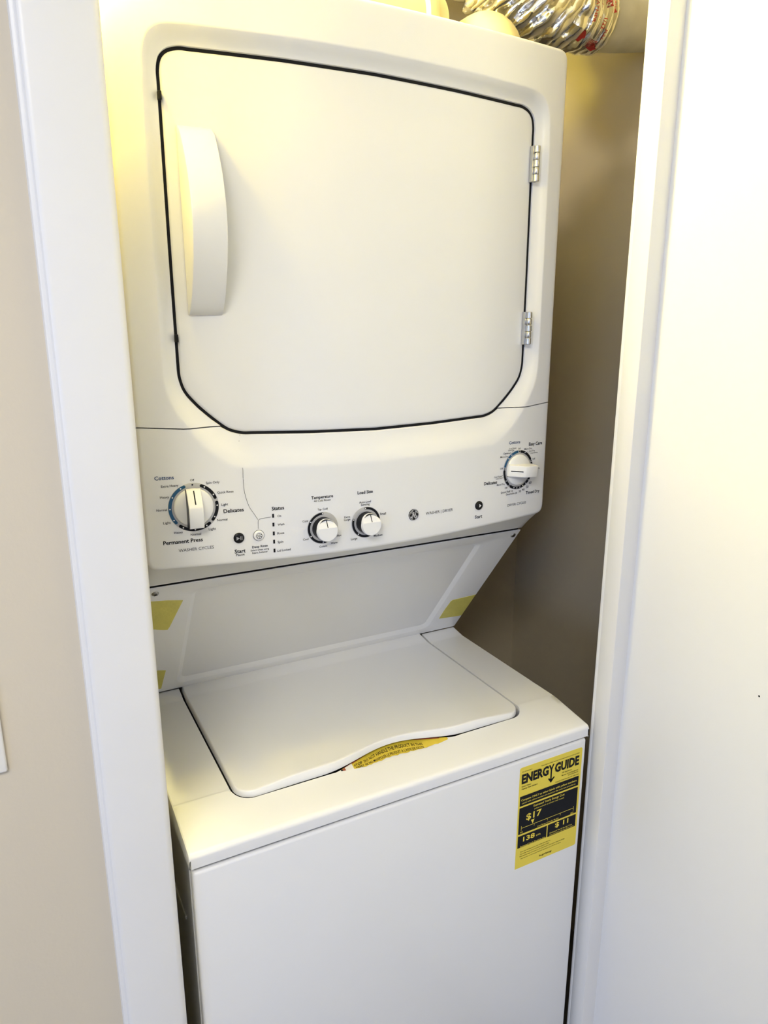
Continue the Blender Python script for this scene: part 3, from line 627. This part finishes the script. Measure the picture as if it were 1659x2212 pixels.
for it in LK: pass
lettering('label_small_print', LK, 'ink', lf, EL)
lettering('yellow_lettering', LY, 'label', lf, EL)
lettering('headline_lettering', [('ENERG', .2272, .8416, .0565, 'x', .0235), ('GUIDE', .2955, .8410, .0535, 'x', .0235)], 'ink', lf, EL)
g = MB(); q = lambda *P: g.poly([lf(*p) for p in P])
q((.2555, .8500), (.2585, .8500), (.2614, .8440), (.2643, .8500), (.2673, .8500), (.2628, .8400), (.2628, .8170), (.2600, .8170), (.2600, .8400))
q((.2554, .8237), (.2570, .8254), (.2612, .8215), (.2612, .8170+.001), (.2616, .8150)); q((.2696, .8239), (.2680, .8255), (.2616, .8215), (.2616, .8150))
g.build('headline_arrow', 'ink', EL, merge=False)
g = MB()
for x0, x1, z0, z1 in ((.2033, .3174, .7459, .7467), (.2030, .2037, .7415, .7505), (.3170, .3177, .7408, .7500), (.2306, .2312, .7420, .7465), (.2593, .2599, .7420, .7465), (.2877, .2883, .7420, .7465)):
    g.poly([lf(x0, z0), lf(x1, z0), lf(x1, z1), lf(x0, z1)])
g.poly([lf(.2231, .7559), lf(.2274, .7473), lf(.2307, .7559)]); g.build('cost_scale', 'label', EL, merge=False)

# ---- backsplash: sloping panel with a pressed-in field
A0 = Vector((0, YB, ZBS)); DV = Vector((0, YR-YB, .9196-ZBS)); LB = DV.length; DV.normalize(); NB = Vector((0, -abs(DV.z), -DV.y))  # faces the user and the floor
NB = Vector((0, DV.z, -DV.y)).normalized()
if NB.y > 0: NB = -NB
def Bp(x, t, off=0.0): p = A0+DV*t+NB*off; return (x, p.y, p.z)
def rr(x0, x1, t0, t1, r, n=8):
    P = []
    for cxx, ct, a0 in ((x1-r, t0+r, -90), (x1-r, t1-r, 0), (x0+r, t1-r, 90), (x0+r, t0+r, 180)):
        P += [(cxx+r*math.cos(math.radians(a0+90*i/n)), ct+r*math.sin(math.radians(a0+90*i/n))) for i in range(n+1)]
    return P
WB = .3405
bs = MB()
outer = rr(-WB, WB, .0046, LB-.0026, .004); o1 = rr(-.2655, .2645, .026, .334, .016); i1 = rr(-.2480, .2440, .042, .312, .010)
lp = lambda L, off: [Bp(x, t, off) for x, t in L]
DP = .010
bs.loops([[(p[0], p[1]+.012, p[2]) for p in lp(outer, 0)], lp(outer, -.001), lp(rr(-WB+.0012, WB-.0012, .0056, LB-.0036, .004), 0), lp(o1, 0), lp(rr(-.264, .2628, .0275, .3325, .015), -.0006), lp(rr(-.2495, .2456, .0405, .3135, .0108), -DP+.0008), lp(i1, -DP)])
bs.poly(lp(i1, -DP))
BSP = bs.build('backsplash', 'enamel', ROOT, smooth=25)
for t0, t1 in ((-.002, .012), (LB-.012, LB+.0005)):
    sg_ = MB(); sg_.loops([lp([(-.334, t0), (.334, t0), (.334, t1), (-.334, t1)], o) for o in (-.0025, -.0035)]); sg_.poly(lp([(-.334, t0), (.334, t0), (.334, t1), (-.334, t1)], -.0025)); sg_.build('seam_shade', 'dark', ROOT)  # near-black strips supply the shade in the open seams
for x in (.329, -.3195):
    sc = MB(); c = Vector(Bp(x, .0195, 0)); e1 = Vector((1, 0, 0)); e2 = DV
    f3 = lambda u, v, h: tuple(c+e1*u+e2*v+NB*h)
    lathe(sc, f3, [(.0052, 0), (.0050, .0010), (.0038, .0020), (.0014, .0022)], 20); SCW = sc.build('screw', 'screw', BSP, smooth=40)
    sl = MB(); a = .5; dx, dy = math.cos(a), math.sin(a)
    for (dx, dy) in ((math.cos(.5), math.sin(.5)), (-math.sin(.5), math.cos(.5))):
        sl.poly([f3(dx*.0033+dy*.0005, dy*.0033-dx*.0005, .0025), f3(-dx*.0033+dy*.0005, -dy*.0033-dx*.0005, .0025), f3(-dx*.0033-dy*.0005, -dy*.0033+dx*.0005, .0025), f3(dx*.0033-dy*.0005, dy*.0033+dx*.0005, .0025)])
    sl.build('screw_slot', 'dark', SCW, merge=False)
def tape(pts, label):
    mb = MB(); P = lp(pts, .0006); mb.poly(P); mb.strip(P, lp(pts, 0)); t = mb.build('tape_strip', 'tape', BSP, merge=False); tag(t, label)
random.seed(5)
def torn(a, b, n, amp): return [(a[0]+(b[0]-a[0])*i/n+random.uniform(-amp, amp), a[1]+(b[1]-a[1])*i/n+random.uniform(-amp, amp)) for i in range(1, n)]
tape([(-.3385, .0365), (-.300, .0435), (-.2769, .0505), (-.2850, .0905), (-.2915, .1230), (-.2942, .1312)]+torn((-.2942, .1312), (-.318, .121), 6, .0018)+[(-.318, .121), (-.3385, .123)], 'yellow tape strip at the upper left')
tape([(-.3385, .262), (-.3004, .2657), (-.2875, .2716), (-.2892, .300), (-.2912, .3387), (-.3385, .3340)], 'yellow tape strip at the lower left')
tape([(.2805, .2320), (.2835, .2282), (.3385, .2250), (.3385, .3065), (.310, .3035), (.2790, .2990), (.2786, .262)], 'yellow tape strip at the right')

# ---------------------------------------------------------------- on top of the dryer: duct, pipe and fittings
random.seed(11)
from mathutils import noise as mnoise
pipe_ax = [Vector((.515, .176, 2.099)), Vector((.60, .178, 2.110)), Vector((.70, .182, 2.128))]
mb = MB(); tube(mb, pipe_ax, .055, 40); VP = mb.build('vent_pipe', 'galv', smooth=40)
tag(VP, 'grey white rigid vent pipe running into the right closet wall', 'pipe')
dax = resample([(.545, .176, 2.101), (.50, .176, 2.099), (.43, .174, 2.102), (.385, .182, 2.113), (.345, .192, 2.136), (.318, .208, 2.176), (.305, .235, 2.225), (.302, .31, 2.275), (.300, .42, 2.290), (.300, .518, 2.292)], 330)
def rad(i, k):
    if i < 30: b = .0585+.0012*math.sin(i*.9+k*.21)
    else:
        ph = ((i-30)/11.0+k/64.0) % 1.0; b = .0535+.0105*abs(math.sin(math.pi*ph))**.7
    q = Vector((i*.0022, math.cos(k*math.pi/32)*.06, math.sin(k*math.pi/32)*.06))
    return b+mnoise.noise(q*55)*.0052*(1 if i >= 30 else .35)+mnoise.noise(q*140)*.0016
mb = MB(); rings = []
for i, p in enumerate(dax):      # compressed hose: the rings lean over towards the left
    t = (dax[min(i+1, len(dax)-1)]-dax[max(i-1, 0)]).normalized(); a = Vector((0, 0, 1)).cross(t).normalized(); b = t.cross(a); sh = 0 if i < 30 else min(.75, (i-30)/45)
    ring = []
    for k in range(72):
        th = 2*math.pi*k/72; q = (a*math.cos(th)+b*math.sin(th))*rad(i, k*64/72); ring.append(p+q+Vector((sh*q.z, 0, 0)))
    rings.append(ring)
mb.loops(rings)
DT = thing('flexible_duct', (.36, .18, 2.04), 'crumpled silver foil duct with red print, joined to the rigid vent pipe', 'duct')
hose = mb.build('foil_hose', 'foil', DT, smooth=28)
# printing on the smooth collar of the duct
def collar(u, v):     # u along the circumference (m, downwards in front), v along the axis
    a = u/.0585; x = .515+v; r = .0606
    return (x, .176-r*math.cos(a), 2.100-r*math.sin(a))
def rot(p): return collar(p[0], p[1])
mbp = MB()
for t, u, v, wd, st in (('EATHER', .014, -.020, .036, 'm'), ('181BL', -.010, .004, .024, 'b'), ('18x4', -.006, .0115, .020, 'b'), ('CLASS', -.004, .019, .018, 'm'), ('1/22', .030, .004, .016, 'm'), ('PULL', .046, .014, .017, '')):
    gv, gf, nw = glyphs(t, BOLD[st]); s = wd/nw; mbp.add([collar(u+p[0]*s, v+p[1]*s) for p in gv], gf)
for pts in ([(.005, .018), (.013, .018), (.010, .025)], [(-.034, -.025), (-.024, -.030), (-.026, -.016), (-.034, -.014)], [(.044, -.035), (.062, -.045), (.066, -.030), (.056, -.022), (.048, -.026)], [(.066, .006), (.074, -.004), (.080, .012), (.072, .018)]):
    mbp.poly([collar(u, v) for u, v in pts])
for i in range(7): mbp.poly([collar(.058+i*.0022, -.010+w) for w in (0, .02)]+[collar(.0588+i*.0022, -.010+w) for w in (.02, 0)])
mbp.build('red_print', 'redink', DT, merge=False)
# elbow and coupling
ep = [Vector((.282, .112, 1.9602)), Vector((.282, .112, 1.970))]+[Vector((.282, .112+.045*(1-math.cos(a)), 1.970+.040*math.sin(a))) for a in [i*math.pi/16 for i in range(1, 9)]]+[Vector((.282, .19, 2.010))]
mb = MB(); tube(mb, ep, .046, 32, ref=Vector((1, 0, 0))); EB = mb.build('vent_elbow', 'pvc', smooth=45); tag(EB, 'round cream elbow pipe on the dryer top below the foil duct', 'pipe elbow')
mb = MB(); yc_, zc_ = .170, 1.9602+.0605
pr_ = [(.03, .054), (.155, .054), (.158, .0575), (.160, .0600), (.174, .0602), (.1765, .0590), (.1770, .0555), (.1765, .0500), (.198, .0500), (.200, .0480)]
Ls = [[(x, yc_+r*math.cos(t), zc_+r*math.sin(t)) for t in [2*math.pi*j/40 for j in range(40)]] for x, r in pr_]
mb.loops(Ls); mb.fan(Ls[0], (.03, yc_, zc_)); mb.fan(Ls[-1], (.2, yc_, zc_)); CP = mb.build('pipe_coupling', 'pvc', smooth=40); tag(CP, 'cream pipe coupling with a raised rim lying on the dryer top', 'pipe fitting')
random.seed(21)
mb = MB(); tube(mb, resample([(.21, .52, 2.165), (.225, .44, 2.165), (.235, .36, 2.160), (.24, .33, 2.155)], 40), .06, 36, lambda i, k: .050+.006*math.sin(i*1.3)+random.uniform(-.003, .003)); FW = mb.build('foil_duct', 'foil', smooth=25); tag(FW, 'shorter crumpled foil duct at the back wall, left of the elbow pipe', 'duct')

# ---------------------------------------------------------------- small things
sw = thing('light_switch', (-.563, -.160, 1.154), 'white light switch plate on the tan wall left of the casing', 'light switch')
mb = MB(); mb.box(-.6000, -.5262, -.1660, -.1598, 1.0968, 1.2110); mb.build('wall_plate', 'switch', sw, bevel=.0025, seg=3, smooth=40)
mb = MB(); mb.box(-.568, -.558, -.1755, -.1655, 1.144, 1.164); mb.build('toggle', 'switch', sw, bevel=.001)
for z in (1.124, 1.184):
    mb = MB(); mb.loops([[(-.563+.0032*math.cos(t), y, z+.0032*math.sin(t)) for t in [j*math.pi/8 for j in range(16)]] for y in (-.1655, -.1667)]); mb.poly([(-.563+.0032*math.cos(t), -.1667, z+.0032*math.sin(t)) for t in [j*math.pi/8 for j in range(16)]]); mb.build('plate_screw', 'switch', sw)
hs = MB(); hp_ = resample([(-.2013, 1.4197, 0), (-.2044, 1.4079, 0), (-.2045, 1.3921, 0), (-.2039, 1.3728, 0), (-.2042, 1.3599, 0), (-.2032, 1.3415, 0), (-.1983, 1.3219, 0), (-.1911, 1.3092, 0), (-.1862, 1.3006, 0)], 60)
def recess(x, z):   # depth of the panel surface at the bevel below the door
    zi, zr = 1.4190-.0068*(1-((x)/.3)**2), 1.3735
    return 0 if z < zr else -REC*min(1, (z-zr)/(zi-zr))
tube(hs, [S(p.x, p.y, recess(p.x, p.y)+.0004) for p in hp_], .00022, 6); HS = hs.build('hair_strand', 'ink', smooth=60); tag(HS, 'thin dark hair stuck down the white panel below the dryer door', 'hair')
